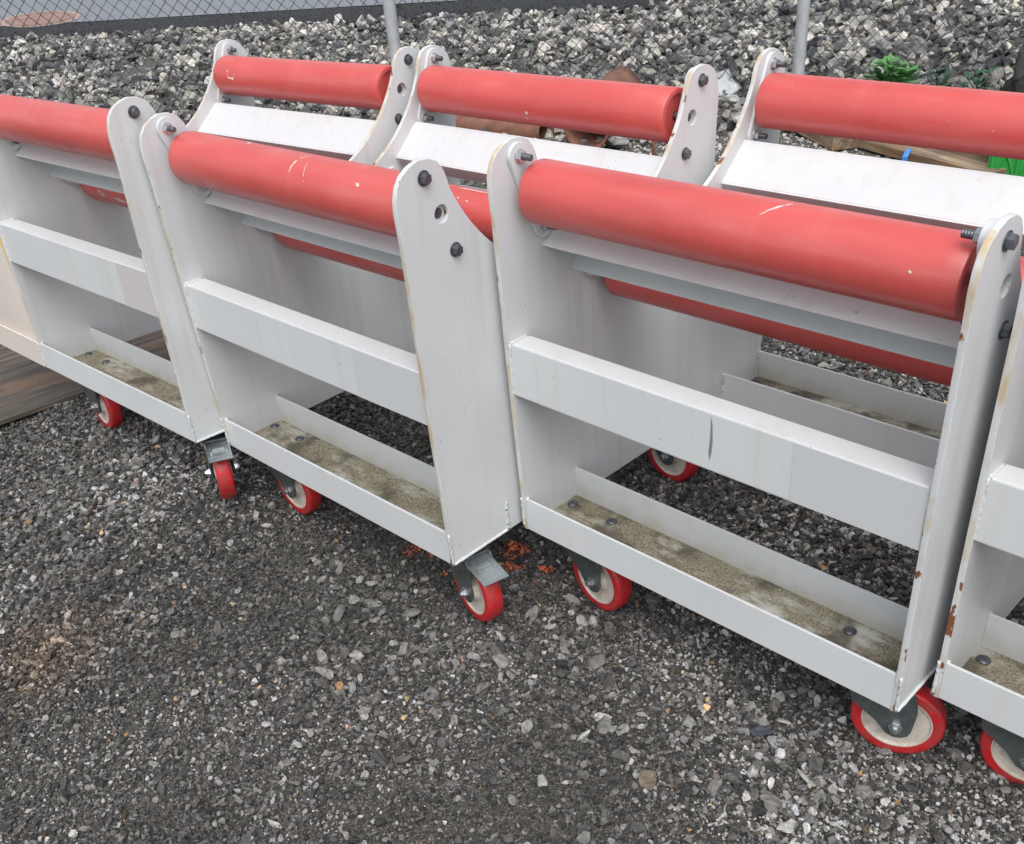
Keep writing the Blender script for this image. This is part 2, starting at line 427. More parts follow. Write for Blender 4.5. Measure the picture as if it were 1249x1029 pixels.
def make_caster(brake):
    """origin at the mounting face, wheel trails towards +x"""
    H = ZG; tx = .060; r = .0935; zc = -H+r+.001
    bm = bmesh.new()
    box(bm, -.072, .072, -.062, .062, -.006, -.0005, .001)
    lathe(bm, [(.0001, -.024), (.040, -.024), (.044, -.018), (.044, -.010), (.036, -.006), (.0001, -.006)], (0, 0, 0), (0, 0, 1), 32)
    box(bm, -.036, .070, -.0375, .0375, -.0335, -.0255, .002)
    prof = [(-.046, -.026), (.078, -.026), (.090, -.045), (.096, -.085), (tx+.031, zc-.004), (tx+.026, zc-.018), (tx+.014, zc-.027), (tx-.002, zc-.029), (tx-.018, zc-.022), (tx-.040, zc+.006), (-.034, -.085)]
    for s in (-1, 1):
        y0, y1 = s*.0335, s*.0375
        a = [bm.verts.new((x, y0, z)) for x, z in prof]; b_ = [bm.verts.new((x, y1, z)) for x, z in prof]
        bm.faces.new(a); bm.faces.new(b_)
        for k in range(len(prof)): bm.faces.new((a[k], a[(k+1) % len(a)], b_[(k+1) % len(a)], b_[k]))
    fk = obj('caster', bm, M['zinc'])
    bm = bmesh.new()
    lathe(bm, [(.070, -.0225), (.085, -.0235), (.0900, -.0215), (.0925, -.0160), (.0935, -.007), (.0935, .007), (.0925, .0160), (.0900, .0215), (.085, .0235), (.070, .0225), (.070, -.0225)], (tx, 0, zc), (0, 1, 0), 72)
    obj('tyre', bm, M['tread'], fk, True)
    bm = bmesh.new()
    half = [(.0150, .0270), (.0280, .0270), (.0300, .0190), (.0350, .0150), (.0640, .0175), (.0675, .0222), (.0750, .0222), (.0760, .0200)]
    lathe(bm, half+[(a_, -b_) for a_, b_ in half[::-1]]+[half[0]], (tx, 0, zc), (0, 1, 0), 64)
    obj('wheel_hub', bm, M['hub'], fk, 'auto')
    bm = bmesh.new(); cyl(bm, (tx, -.0332, zc), (tx, .0332, zc), .022, seg=28)
    obj('bearing_cap', bm, M['hubdark'], fk, 'auto')
    bm = bmesh.new()
    lathe(bm, [(.0001, -.054), (.0065, -.0535), (.0075, -.048), (.0120, -.0478), (.0128, -.0405), (.0155, -.0400), (.0155, -.0377), (.0060, -.0377), (.0060, .0377), (.0155, .0377), (.0155, .0400), (.0128, .0405), (.0120, .0478), (.0075, .048), (.0065, .0535), (.0001, .054)], (tx, 0, zc), (0, 1, 0), 6)
    obj('axle_bolt', bm, M['nut'], fk)
    if brake:
        bm = bmesh.new()
        # sloping pedal plate above the wheel
        vs = box(bm, .026, .146, -.036, .036, -.0385, -.0348, .0008)
        box(bm, .146, .168, -.036, .036, -.0380, -.0354, .0006)
        box(bm, .090, .128, -.026, -.020, -.035, -.0275, .001); box(bm, .090, .128, .020, .026, -.035, -.0275, .001)
        box(bm, .098, .114, -.0195, .0195, -.035, -.028, .002)
        bmesh.ops.rotate(bm, verts=bm.verts[:], cent=(.06, 0, -.036), matrix=Matrix.Rotation(R(8), 3, 'Y'))
        obj('brake_pedal', bm, M['pedal'], fk)
    return fk

cart0 = make_cart()
cast = {False: make_caster(False), True: make_caster(True)}
CARTS = [  # x, y, z, rx, ry, yaw, caster angles FL FR RL RR
    dict(pos=(-2.0296, -.3935, .0109), rot=(-.0552, -.0191, .0369), cas=(-5, -26, 10, -20), lab='white roller cart farthest along the row, cut off by the left edge of the photo', warm=True, patch=.80),
    dict(pos=(-1.0222, -.2546, .0022), rot=(-.0076, -.0031, .0197), cas=(-2, -14, -10, -6), lab='second white roller cart from the left, grey brake pedal showing at its right front wheel', patch=.742),
    dict(pos=(0, 0, 0), rot=(0, 0, 0), cas=(-8, 20, 5, -15), nobrake=True, lab='nearest full white roller cart, dark vertical scratch on its middle front beam', patch=.735),
    dict(pos=(1.0254, .0940, -.0047), rot=(.0020, .0009, .0029), cas=(12, 0, 0, 0), lab='white roller cart cut off by the right edge, rust on its left plate'),
]
roots = [cart0] + [copy_tree(cart0) for _ in CARTS[1:]]
used = {False: False, True: False}
for root, c in zip(roots, CARTS):
    root.location = (c['pos'][0], c['pos'][1], c['pos'][2]+ZG); root.rotation_euler = c['rot']
    tag(root, c['lab'], 'roller cart', 'white roller carts parked in a row')
    for k, (xs, f, brake) in enumerate(((.112, -1, False), (.915, -1, True), (.112, 1, False), (.915, 1, True))):
        brake = brake and not c.get('nobrake')
        src = cast[brake]
        if not used[brake]: cs = src; used[brake] = True; cs.parent = root
        else: cs = copy_tree(src, root)
        cs.location = (xs+(-.012 if (k == 1 and c.get('nobrake')) else 0), f*.4237+(.010 if k < 2 else 0), 0); cs.rotation_euler = (0, 0, R(c['cas'][k]))
    if 'patch' in c:
        beam = [o for o in root.children if o.name.startswith('cross_beam') and o.location.y < 0][0]
        bm = bmesh.new(); box(bm, c['patch'], W-T-.003, -.0312, -.0303, .3885, .5135, 0)
        obj('label_plate', bm, M['labelwarm'] if c.get('warm') else M['label'], beam)
beam = [o for o in roots[2].children if o.name.startswith('cross_beam') and o.location.y < 0][0]
bm = bmesh.new()
pp = [(.555, .508), (.5585, .49), (.5605, .455), (.5585, .425), (.5545, .41), (.552, .43), (.5545, .46)]
a = [bm.verts.new((x, -.0306, z)) for x, z in pp]; b_ = [bm.verts.new((x, -.0300, z)) for x, z in pp]
bm.faces.new(a); [bm.faces.new((a[k], a[(k+1) % 7], b_[(k+1) % 7], b_[k])) for k in range(7)]
obj('scratch', bm, M['scratch'], beam)

# camera (needed early for culling stones outside every plausible view)
cam_pos = Vector((1.5105, -1.9406, 1.4543+ZG)); yaw, pitch, roll = .8604, -.6082, -.1101
F = 1203.49
cy_, sy_ = math.cos(yaw), math.sin(yaw)
fw = Vector((-sy_*math.cos(pitch), cy_*math.cos(pitch), math.sin(pitch))); rt = Vector((cy_, sy_, 0)); up = rt.cross(fw)
rt2 = rt*math.cos(roll)+up*math.sin(roll); up2 = -rt*math.sin(roll)+up*math.cos(roll)
PPX, PPY = -28.74, 128.31
# scuffs on rollers: thin paint-chip patches lying on the roller surface (x, angle) in cart coordinates
def scuff(root, u, z, pts, wid):
    ro = min((o for o in root.children if o.name.startswith('roller')), key=lambda o: (sum((Vector(c) for c in o.bound_box), Vector())/8 - Vector((.5, u, z))).length)
    bm = bmesh.new(); r = .0662+.0004
    P3 = lambda x, a: Vector((x, u+r*math.cos(a), z+r*math.sin(a)))
    prev = None
    for i, (x, a) in enumerate(pts):
        nx, na = pts[min(i+1, len(pts)-1)]; qx, qa = pts[max(0, i-1)]
        d = Vector((nx-qx, (na-qa)*r)).normalized(); n = Vector((-d.y, d.x))
        w = wid*(math.sin(math.pi*(i+.35)/(len(pts)-.3)))*(.7+.6*random.random())
        cur = [bm.verts.new(P3(x+n.x*w, a+n.y*w/r)), bm.verts.new(P3(x-n.x*w, a-n.y*w/r))]
        if prev: bm.faces.new((prev[0], cur[0], cur[1], prev[1]))
        prev = cur
    obj('scuff_mark', bm, M['scuff'], ro, True)
SCUFFS = []
def on_roller(ci, h, f, px, py):
    """where the sight line through a photo point meets a roller: (x, angle) in cart coordinates"""
    a = (px-624.5-PPX)/F; b = -(py-514.5-PPY)/F; d = fw+rt2*a+up2*b
    Mi = (Matrix.Translation(roots[ci].location) @ Euler(roots[ci].rotation_euler).to_matrix().to_4x4()).inverted()
    o = Mi @ cam_pos; d = Mi.to_3x3() @ d; u0, z0 = f*h[0], h[1]
    A = d.y*d.y+d.z*d.z; Bq = 2*((o.y-u0)*d.y+(o.z-z0)*d.z); Cq = (o.y-u0)**2+(o.z-z0)**2-.0664**2
    D = Bq*Bq-4*A*Cq; t = (-Bq-math.sqrt(max(D, 0)))/(2*A); p = o+d*t
    return (p.x, math.atan2(p.z-z0, p.y-u0))
def px_scuff(ci, h, f, pts, wid):
    P_ = [on_roller(ci, h, f, *p) for p in pts]
    if len(P_) == 2: P_ = [(P_[0][0]+(P_[1][0]-P_[0][0])*k/4, P_[0][1]+(P_[1][1]-P_[0][1])*k/4) for k in range(5)]
    SCUFFS.append((ci, f*h[0], h[1], P_, wid))
px_scuff(1, HO, -1, [(352, 210), (355, 203), (360, 197), (368, 192), (379, 190)], .0030)
px_scuff(1, HO, -1, [(370, 222), (370, 212), (372, 204), (375, 199)], .0014)
px_scuff(1, HO, -1, [(302, 176), (307, 173)], .003); px_scuff(1, HO, -1, [(434, 223), (438, 227)], .004)
px_scuff(2, HO, -1, [(926, 262), (938, 256), (950, 252), (964, 249), (982, 248)], .0022)
px_scuff(2, HO, -1, [(1108, 330), (1112, 333)], .002)
px_scuff(1, HO, 1, [(640, 136), (644, 139)], .005); px_scuff(1, HO, 1, [(641, 143), (645, 145)], .003)
px_scuff(0, HO, 1, [(280, 80), (277, 86), (278, 92)], .003); px_scuff(0, HO, 1, [(277, 94), (284, 96), (286, 90)], .005)
px_scuff(0, HI, -1, [(98, 228), (101, 234)], .008); px_scuff(0, HI, -1, [(119, 233), (128, 238)], .010); px_scuff(0, HI, -1, [(139, 241), (154, 247)], .008)
px_scuff(1, HI, 1, [(560, 229), (574, 231), (588, 234), (600, 236)], .004)
px_scuff(1, HI, 1, [(568, 244), (571, 246)], .002); px_scuff(1, HI, 1, [(558, 240), (560, 242)], .002)
for ci, u, z, pts, wid in SCUFFS: scuff(roots[ci], u, z, pts, wid)

# ------------------------------------------------------------------ cream panel at the left end of the row
st = empty('end_panel', (-2.0296, -.3935, ZG+.01), (-.0552, -.0191, .0369))
tag(st, 'cream steel panel with yellow edge, against the farthest left roller cart', 'steel panel')
out = [(-.50, .0), (-.028, .0), (-.016, .05), (-.012, .12), (-.014, .20), (-.024, .30), (-.042, .40), (-.060, .50), (-.075, .58), (-.50, .60)]
bm = curve_plate('panel', out, [], .010, .002)
for v in bm.verts: v.co = Vector((v.co.y, -.512+v.co.x, v.co.z))
obj('panel', bm, M['cream'], st, 'auto')
bm = bmesh.new()
tube(bm, [(-.026, -.513, .31), (-.044, -.513, .40), (-.062, -.513, .50), (-.076, -.513, .575)], .008, 8)
obj('edge_strip', bm, simple('yellow_edge', (.75, .48, .03), .5, 0, 20, .3), st, True)
bm = bmesh.new(); box(bm, -.50, -.002, -.5225, -.5145, 0.0, .092, .0015)
obj('lower_rail', bm, M['cream'], st)

# ------------------------------------------------------------------ ground
def sst(x, a, b):
    t = np.clip((x-a)/(b-a), 0, 1); return t*t*(3-2*t)
def gh(x, y):
    x = np.asarray(x, float); y = np.asarray(y, float)
    h = .006*np.sin(2.1*x+1.3*y)*np.sin(1.7*y-.6*x+1) + .004*np.sin(7*x+2)*np.sin(6*y+1)
    w1 = 1-sst(x, -1.16, -.92)
    h = h + w1*(.036*np.exp(-((y+.80)/.34)**2) - .02*np.exp(-((y-.15)/.3)**2))
    # rubble area behind the fence: gentle mounds
    s = (y - x)            # grows away from the carts
    k = sst(s, 5.2, 7.0)
    de = (x+13.664)*(-.45843)+(y-3.447)*.88873     # beyond the rubble's far edge the ground lies flat
    k = k*(1-sst(de, -1.2, -.1))
    h = h + k*(.05*np.sin(1.9*x+.5)*np.sin(1.6*y) + .04*np.sin(4.1*x+3.2*y) + .03*np.sin(9*x)*np.sin(8*y+1))
    return h
def edge_pt(t):  # line where rubble meets the black verge
    a = np.array([-13.664, 3.447]); b = np.array([-4.456, 8.195]); return a+(b-a)*t
nx, ny = 300, 240
xs = np.concatenate([np.linspace(-60, -8, 30), np.linspace(-7.8, 3.2, 230), np.linspace(3.5, 40, 40)])
ys = np.concatenate([np.linspace(-30, -3.2, 20), np.linspace(-3, 6, 180), np.linspace(6.2, 12, 20), np.linspace(13, 60, 20)])
X, Y = np.meshgrid(xs, ys); Z = gh(X, Y)
far = (np.abs(X) > 20) | (Y > 20) | (Y < -10); Z[far] = 0
verts = np.stack([X, Y, Z], -1).reshape(-1, 3)
i = np.arange(len(ys)-1)[:, None]*len(xs)+np.arange(len(xs)-1)[None, :]
faces = np.stack([i, i+1, i+1+len(xs), i+len(xs)], -1).reshape(-1, 4)
def np_mesh(name, verts, faces, mat, smooth=True):
    me = bpy.data.meshes.new(name); nf, k = faces.shape
    me.vertices.add(len(verts)); me.vertices.foreach_set('co', verts.astype(np.float32).ravel())
    me.loops.add(nf*k); me.loops.foreach_set('vertex_index', faces.astype(np.int32).ravel())
    me.polygons.add(nf); me.polygons.foreach_set('loop_start', np.arange(0, nf*k, k, dtype=np.int32))
    me.polygons.foreach_set('use_smooth', np.full(nf, smooth)); me.update(calc_edges=True)
    me.materials.append(mat); return me
g = bpy.data.objects.new('ground', np_mesh('ground', verts, faces, M['ground'])); link(g); tag(g, kind='structure')

def pix(P):
    q = P-np.array(cam_pos); z = q@np.array(fw)
    z = np.where(z < .05, .05, z)
    return 624.5+PPX+F*(q@np.array(rt2))/z, 514.5+PPY-F*(q@np.array(up2))/z, z
def visible(P, m=160):
    u, v, z = pix(P); return (z > .1) & (u > -m) & (u < 1249+m) & (v > -m) & (v < 1029+m)
def ground_at(px, py, zz=0.0):
    a = (px-624.5-PPX)/F; b = -(py-514.5-PPY)/F
    d = fw+rt2*a+up2*b; t = (zz-cam_pos.z)/d.z; return cam_pos+d*t

# stone shapes, kept in a collection of their own for instancing
src = {}
def rock_variants(key, n, sub, mat, flat=.62):
    col = bpy.data.collections.new('stone_shapes_'+key); src[key] = col
    for k in range(n):
        bm = bmesh.new(); bmesh.ops.create_icosphere(bm, subdivisions=sub, radius=.5)
        off = Vector((k*13.1, 7.7*k, 3.3))
        # cut by random planes to get angular faces
        planes = [(Vector([random.gauss(0, 1) for _ in range(3)]).normalized(), random.uniform(.22, .40)) for _ in range(11)]
        for v in bm.verts:
            for pn, pd in planes:
                dd = v.co.dot(pn)
                if dd > pd: v.co -= pn*(dd-pd)
            v.co += mnoise.noise_vector(v.co*3.0+off)*.07
            v.co.x *= 1.25; v.co.z *= flat
        me = bpy.data.meshes.new('stone'); bm.to_mesh(me); bm.free(); me.materials.append(mat)
        o = bpy.data.objects.new('stone', me); col.objects.link(o)
rock_variants('fine', 10, 2, M['gravel'], .75)
rock_variants('big', 12, 3, M['gravel'], .62)
rock_variants('rubble', 14, 3, M['rock'], .72)

def scatter(name, key, nvar, P, scl, tone, tint, label, cat=None, stretch=.35):
    n = len(P); me = bpy.data.meshes.new(name); me.vertices.add(n)
    me.vertices.foreach_set('co', P.astype(np.float32).ravel())
    def attr(nm, typ, arr, f):
        a = me.attributes.new(nm, typ, 'POINT'); a.data.foreach_set(f, arr.astype(np.float32 if f != 'value' or typ != 'INT' else np.int32).ravel())
    rot = np.stack([rng.normal(0, .5, n), rng.normal(0, .5, n), rng.uniform(0, 6.283, n)], -1)
    s3 = scl[:, None]*(1+rng.uniform(-stretch, stretch, (n, 3)))
    attr('rot', 'FLOAT_VECTOR', rot, 'vector'); attr('scl', 'FLOAT_VECTOR', s3, 'vector')
    attr('tone', 'FLOAT', tone, 'value'); attr('tint', 'FLOAT_VECTOR', tint, 'vector')
    a = me.attributes.new('idx', 'INT', 'POINT'); a.data.foreach_set('value', rng.integers(0, nvar, n).astype(np.int32))
    o = bpy.data.objects.new(name, me); link(o)
    ng = bpy.data.node_groups.new(name, 'GeometryNodeTree')
    ng.interface.new_socket('Geometry', in_out='INPUT', socket_type='NodeSocketGeometry')
    ng.interface.new_socket('Geometry', in_out='OUTPUT', socket_type='NodeSocketGeometry')
    gi = ng.nodes.new('NodeGroupInput'); go = ng.nodes.new('NodeGroupOutput')
    ip = ng.nodes.new('GeometryNodeInstanceOnPoints'); ci = ng.nodes.new('GeometryNodeCollectionInfo')
    ci.inputs['Collection'].default_value = src[key]; ci.inputs['Separate Children'].default_value = True; ci.inputs['Reset Children'].default_value = True
    def na(nm, dt):
        x = ng.nodes.new('GeometryNodeInputNamedAttribute'); x.data_type = dt; x.inputs['Name'].default_value = nm
        return [s for s in x.outputs if s.enabled and s.name == 'Attribute'][0]
    L = ng.links.new
    L(gi.outputs[0], ip.inputs['Points']); L(ci.outputs[0], ip.inputs['Instance']); ip.inputs['Pick Instance'].default_value = True
    L(na('idx', 'INT'), ip.inputs['Instance Index'])
    e2r = ng.nodes.new('FunctionNodeEulerToRotation'); L(na('rot', 'FLOAT_VECTOR'), e2r.inputs[0]); L(e2r.outputs[0], ip.inputs['Rotation'])
    L(na('scl', 'FLOAT_VECTOR'), ip.inputs['Scale']); L(ip.outputs[0], go.inputs[0])
    md = o.modifiers.new('scatter', 'NODES'); md.node_group = ng
    tag(o, label, cat, kind='stuff'); return o

def white(n): return np.ones((n, 3))
def brown_tint(P):
    n = len(P); t = np.ones((n, 3))
    base = 1+rng.normal(0, .05, (n, 1)); t = t*base
    t[:, 0] *= 1+rng.uniform(-.03, .05, n); t[:, 2] *= 1+rng.uniform(-.06, .10, n)
    # rare ochre / rust stones
    r = rng.random(n)
    t[r < .010] = (1.7, 1.15, .65); t[(r > .010) & (r < .016)] = (1.5, .9, .7)
    # pale brown dusty area at the left of the foreground
    c = np.array(ground_at(55, 800))[:2]; d = (P[:, :2]-c)@np.array([[.8, -.6], [.6, .8]]).T
    w = np.clip(1.25-np.sqrt((d[:, 0]/.22)**2+(d[:, 1]/.17)**2), 0, 1)[:, None]
    t = t*(1-w)+t*np.array([1.45, 1.2, .98])*w
    # orange survey paint sprayed on the stones beside the wheel
    for (px, py, ra, rb) in ((627, 668, .045, .02), (626, 690, .03, .018), (598, 700, .03, .014), (503, 672, .030, .018), (525, 676, .02, .012), (668, 693, .02, .014), (540, 700, .012, .01), (760, 712, .02, .01)):
        c = np.array(ground_at(px, py))[:2]; dd = np.sqrt((((P[:, :2]-c)/np.array([ra, ra]))**2).sum(1))
        m = (dd < .6+.7*rng.random(n)) & (rng.random(n) < .8); t[m] = np.array([(4.2, 1.15, .55)])*(.6+.7*rng.random((m.sum(), 1)))
    return t
def fine_tone(n, lo=.05):
    return np.clip(rng.beta(1.35, 1.9, n)+(rng.random(n) < .05)*.35, 0, 1)

# fine gravel in the foreground and below the carts
n = 1500000
P = np.zeros((n, 3)); P[:, 0] = rng.uniform(-4.2, 2.4, n); P[:, 1] = rng.uniform(-2.9, 1.4, n)
P = P[visible(P, 130)]
dist = np.linalg.norm(P-np.array(cam_pos), axis=1)
P = P[rng.random(len(P)) < np.clip(1.15-(dist-2.0)*.20, .3, 1)]
dist = np.linalg.norm(P-np.array(cam_pos), axis=1)
s = .0038*np.exp(rng.normal(0, .50, len(P)))*np.clip(dist/2.6, .95, 1.7)*1.45
s = np.clip(s, .0024, .022)
P[:, 2] = gh(P[:, 0], P[:, 1])+s*rng.uniform(-.1, .75, len(P))
orange_fix = brown_tint(P); tone = fine_tone(len(P))*1.08
# patchy: cleaner lighter stones and darker muddy ones
pn = np.array([mnoise.noise(Vector((p[0]*2.3, p[1]*2.3, 1.7))) for p in P[::1]])
pn2 = np.array([mnoise.noise(Vector((p[0]*.9+5, p[1]*.9, 3.1))) for p in P])
tone = np.clip(tone*(1+.40*pn+.35*pn2), 0, 1)
mud = np.clip((pn2*-1.0-.12)*2.0, 0, .6)            # bare muddy ground shows through in places
keep = rng.random(len(P)) > mud*.75; P = P[keep]; s = s[keep]; tone = tone[keep]; orange_fix = orange_fix[keep]
s = s*(1+.35*np.clip(pn2[keep], -1, 1))
tone[orange_fix[:, 0] > 2.4] = .6
scatter('gravel', 'fine', 10, P, s, tone, orange_fix, 'fine dark grey crushed gravel covering the ground')
# medium stones
n = 16000
P = np.zeros((n, 3)); P[:, 0] = rng.uniform(-4.2, 2.4, n); P[:, 1] = rng.uniform(-2.9, 1.6, n); P = P[visible(P, 130)]
pn = np.array([mnoise.noise(Vector((p[0]*1.6, p[1]*1.6, 9.7))) for p in P]); P = P[rng.random(len(P)) < np.clip(.45+pn*1.6, .1, 1)]
s = np.clip(.015*np.exp(rng.normal(0, .38, len(P))), .009, .038); P[:, 2] = gh(P[:, 0], P[:, 1])+s*rng.uniform(.0, .35, len(P))
tn = brown_tint(P); tone = np.clip(rng.beta(2.4, 2.2, len(P)), 0, 1); tone[tn[:, 0] > 2.4] = .6
scatter('loose_stones', 'big', 12, P, s, tone, tn, 'larger loose grey stones lying on the fine gravel')
# clusters of larger pale stones, and a few single ones that stand out
cl = []
for (px, py, ra, cnt) in ((322, 640, .07, 26), (395, 705, .10, 34), (465, 725, .12, 44), (560, 800, .14, 36), (690, 770, .10, 40), (470, 830, .16, 46), (210, 560, .12, 30), (640, 860, .18, 40), (860, 900, .16, 40), (700, 980, .16, 40), (430, 960, .16, 36), (980, 960, .12, 30), (1180, 930, .08, 20), (120, 600, .14, 26)):
    c = ground_at(px, py)
    for _ in range(cnt):
        a_ = rng.uniform(0, 6.28); r_ = ra*math.sqrt(rng.random())*1.2
        cl.append((c.x+r_*math.cos(a_), c.y+r_*math.sin(a_), float(np.clip(.017*math.exp(rng.normal(0, .36)), .010, .038)), float(np.clip(rng.beta(3.0, 1.9), 0, 1)), (1, 1, 1)))
for (px, py, sz, tn_, ti) in ((417, 843, .030, .72, (1.5, .95, .5)), (399, 829, .046, .8, (1.02, .98, .95)), (497, 857, .018, .8, (1.45, 1.15, .6)), (512, 862, .017, .9, (1.1, 1.1, 1)), (437, 806, .040, .85, (1, 1, 1)), (453, 778, .018, .95, (1, 1, 1)), (285, 738, .014, .85, (1.25, 1.15, .85)), (296, 756, .016, .9, (1.15, 1.1, .95)),
        (396, 708, .016, .75, (1.4, 1.15, .7)), (432, 735, .028, .75, (1, 1, 1)), (455, 715, .032, .8, (1, 1, 1)), (610, 810, .030, .75, (1, 1, 1)), (345, 812, .022, .75, (1.1, 1.08, 1)), (756, 838, .016, .8, (1.2, 1.05, .8)), (790, 955, .034, .55, (1.2, 1.0, .8)), (835, 968, .036, .12, (1, 1, 1.1)), (700, 830, .018, .9, (1, 1, 1)), (815, 870, .012, .8, (1.7, 1.05, .6)), (930, 895, .030, .3, (.8, .95, 1.3)), (660, 955, .022, .9, (1, 1, 1)), (560, 900, .016, .9, (1, 1, 1)), (315, 633, .036, .85, (1, 1, 1)), (328, 645, .030, .9, (1.05, 1.03, 1))):
    c = ground_at(px, py); cl.append((c.x, c.y, sz, tn_, ti))
P = np.array([(x_, y_, 0) for x_, y_, *_ in cl]); s = np.array([q_[2]*1.18 for q_ in cl])
P[:, 2] = gh(P[:, 0], P[:, 1])+s*.30
scatter('pale_stones', 'big', 12, P, s, np.array([q_[3] for q_ in cl]), np.array([q_[4] for q_ in cl]), 'clusters of larger pale stones lying on the foreground gravel')
# coarse stones below and just behind the carts, dark tone partly painted shade
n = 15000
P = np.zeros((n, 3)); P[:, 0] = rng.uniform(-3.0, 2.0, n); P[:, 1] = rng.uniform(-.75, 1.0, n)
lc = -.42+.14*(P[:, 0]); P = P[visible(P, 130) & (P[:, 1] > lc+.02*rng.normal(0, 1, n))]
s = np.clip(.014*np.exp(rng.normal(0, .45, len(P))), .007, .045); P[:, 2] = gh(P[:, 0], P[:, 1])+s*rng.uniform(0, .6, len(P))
scatter('dark_shade_gravel', 'big', 12, P, s, np.clip(rng.beta(1.3, 4.5, len(P)), 0, 1), white(len(P))*np.array([.95, .98, 1.05]), 'dark coarse gravel below the carts, with painted shade in its tone')
# coarser gravel between carts and fence
n = 60000
P = np.zeros((n, 3)); P[:, 0] = rng.uniform(-8, 3, n); P[:, 1] = rng.uniform(-.8, 7, n)
sd = P[:, 1]-P[:, 0]; P = P[visible(P, 130) & ((P[:, 1] > .45) | (P[:, 0] < -2.9)) & (sd < 6.8)]
s = np.clip(.022*np.exp(rng.normal(0, .4, len(P))), .010, .055); P[:, 2] = gh(P[:, 0], P[:, 1])+s*.12
tone = np.clip(rng.beta(2.2, 2.2, len(P))*1.05, 0, 1); tn = white(len(P))*np.array([1, .99, .97])
for (px, py, ra) in ((1085, 450, .22), (1060, 440, .15), (960, 165, .5), (1050, 175, .35), (830, 180, .5)):
    c = np.array(ground_at(px, py))[:2]; m = np.linalg.norm(P[:, :2]-c, axis=1) < ra*(.6+.6*rng.random(len(P)))
    tone[m] = np.clip(tone[m]+.35, 0, 1)
scatter('coarse_gravel', 'big', 12, P, s, tone, tn, 'coarser mixed gravel between the carts and the fence')
# rubble behind the fence
n = 80000
P = np.zeros((n, 3)); P[:, 0] = rng.uniform(-15, 3, n); P[:, 1] = rng.uniform(0, 16, n)
sd = P[:, 1]-P[:, 0]
a, b = edge_pt(0), edge_pt(1); dirv = (b-a)/np.linalg.norm(b-a); nrm = np.array([-dirv[1], dirv[0]])
de = (P[:, :2]-a)@nrm
P = P[visible(P, 130) & (sd > 5.7) & (de < 0)]; de = (P[:, :2]-a)@nrm
keep = rng.random(len(P)) < .85; P = P[keep]; de = de[keep]
s = np.clip(.062*np.exp(rng.normal(0, .36, len(P))), .025, .15)
P[:, 2] = gh(P[:, 0], P[:, 1])+s*.15+rng.uniform(0, .06, len(P))
pn = np.array([mnoise.noise(Vector((p[0]*.9, p[1]*.9, 4.7))) for p in P])
tone = np.clip(rng.beta(1.5, 1.6, len(P))+.04+.2*pn, 0, 1)
tn = white(len(P)); tn[:, 0] *= 1+rng.uniform(-.04, .08, len(P)); tn[:, 2] *= 1+rng.uniform(-.10, .04, len(P))
scatter('rubble', 'rubble', 14, P, s, tone, tn, 'light and dark broken rubble stones behind the chain link fence')

# dark stones on the verge
n = 14000
t_ = rng.uniform(-.3, 1.6, n); dd_ = rng.uniform(-.1, 1.0, n); P = np.zeros((n, 3))
P[:, :2] = a+np.outer(t_, b-a)+np.outer(dd_, nrm); P = P[visible(P, 130)]
s = np.clip(.030*np.exp(rng.normal(0, .35, len(P))), .012, .06); P[:, 2] = .055
scatter('verge_stones', 'rubble', 14, P, s, np.clip(rng.beta(1.2, 9, len(P))*.2, 0, 1), white(len(P)), 'black stones along the verge beside the road')

# black verge and the road beyond
def strip(name, lo, hi, z0, mat, h=0, x0=-1.6, x1=2.2):
    bm = bmesh.new(); n = 60; rows = []
    for k in range(n+1):
        p = edge_pt(x0+(x1-x0)*k/n)
        ring = []
        for j, dd in enumerate(np.linspace(lo, hi, 7)):
            q = p+nrm*dd; hh = h*math.sin(math.pi*j/6)*(1+.25*math.sin(k*1.7+j)) if h else 0
            ring.append(bm.verts.new((q[0], q[1], z0+hh)))
        rows.append(ring)
    for r0, r1 in zip(rows, rows[1:]):
        for j in range(6): bm.faces.new((r0[j], r0[j+1], r1[j+1], r1[j]))
    o = obj(name, bm, mat, None, True); return tag(o, kind='structure')
strip('black_verge', -.15, 1.35, .045, M['black'], .02)
strip('road', 1.1, 60, .062, M['road'], 0, -6, 8)
# rusty oval patch on the road
pc = ground_at(48, 22.5, .066); e1 = (ground_at(98, 18, .066)-pc); e2 = (ground_at(48, 14, .066)-pc)
for nm, k, zz, mt in (('road_patch_rim', 1.0, .0665, 'patchrim'), ('road_patch', .86, .071, 'patch')):
    bm = bmesh.new()
    vs = [bm.verts.new((*(pc+e1*k*math.cos(t)+e2*k*math.sin(t))[:2], zz)) for t in np.linspace(0, 2*math.pi, 60, endpoint=False)]
    bm.faces.new(vs); tag(obj(nm, bm, M[mt]), kind='structure')

# ------------------------------------------------------------------ fence
fd = Vector((1.72, 1.76, 0)).normalized(); A0 = Vector((-4.225, 2.64, 0))
fence = empty('chain_link_fence', A0-fd*5)
tag(fence, 'chain link fence with round galvanised posts standing behind the carts', 'fence')
fence.rotation_euler = (0, 0, math.atan2(fd.y, fd.x))
def zig(s0, s1, h):
    pitch_ = .084; nrow = int(h/(pitch_/2)); bm = bmesh.new()
    nw = int((s1-s0)/(pitch_))*1
    for w in range(nw):
        for ph in (0, 1):
            pts = []
            for r in range(nrow+1):
                off = pitch_/2 if r % 2 else pitch_*ph
                pts.append(Vector((s0+w*pitch_+off+(.0 if ph == 0 else 0)+.003*math.sin(w*.7+r*.21), (.0022 if (r+ph) % 2 else -.0022)+.012*math.sin(w*.11+r*.07), .06+r*pitch_/2)))
            tube(bm, pts, .0034, 4)
    return bm
obj('wire_mesh', zig(0, 9.5, 1.5), M['wire'], fence, True)
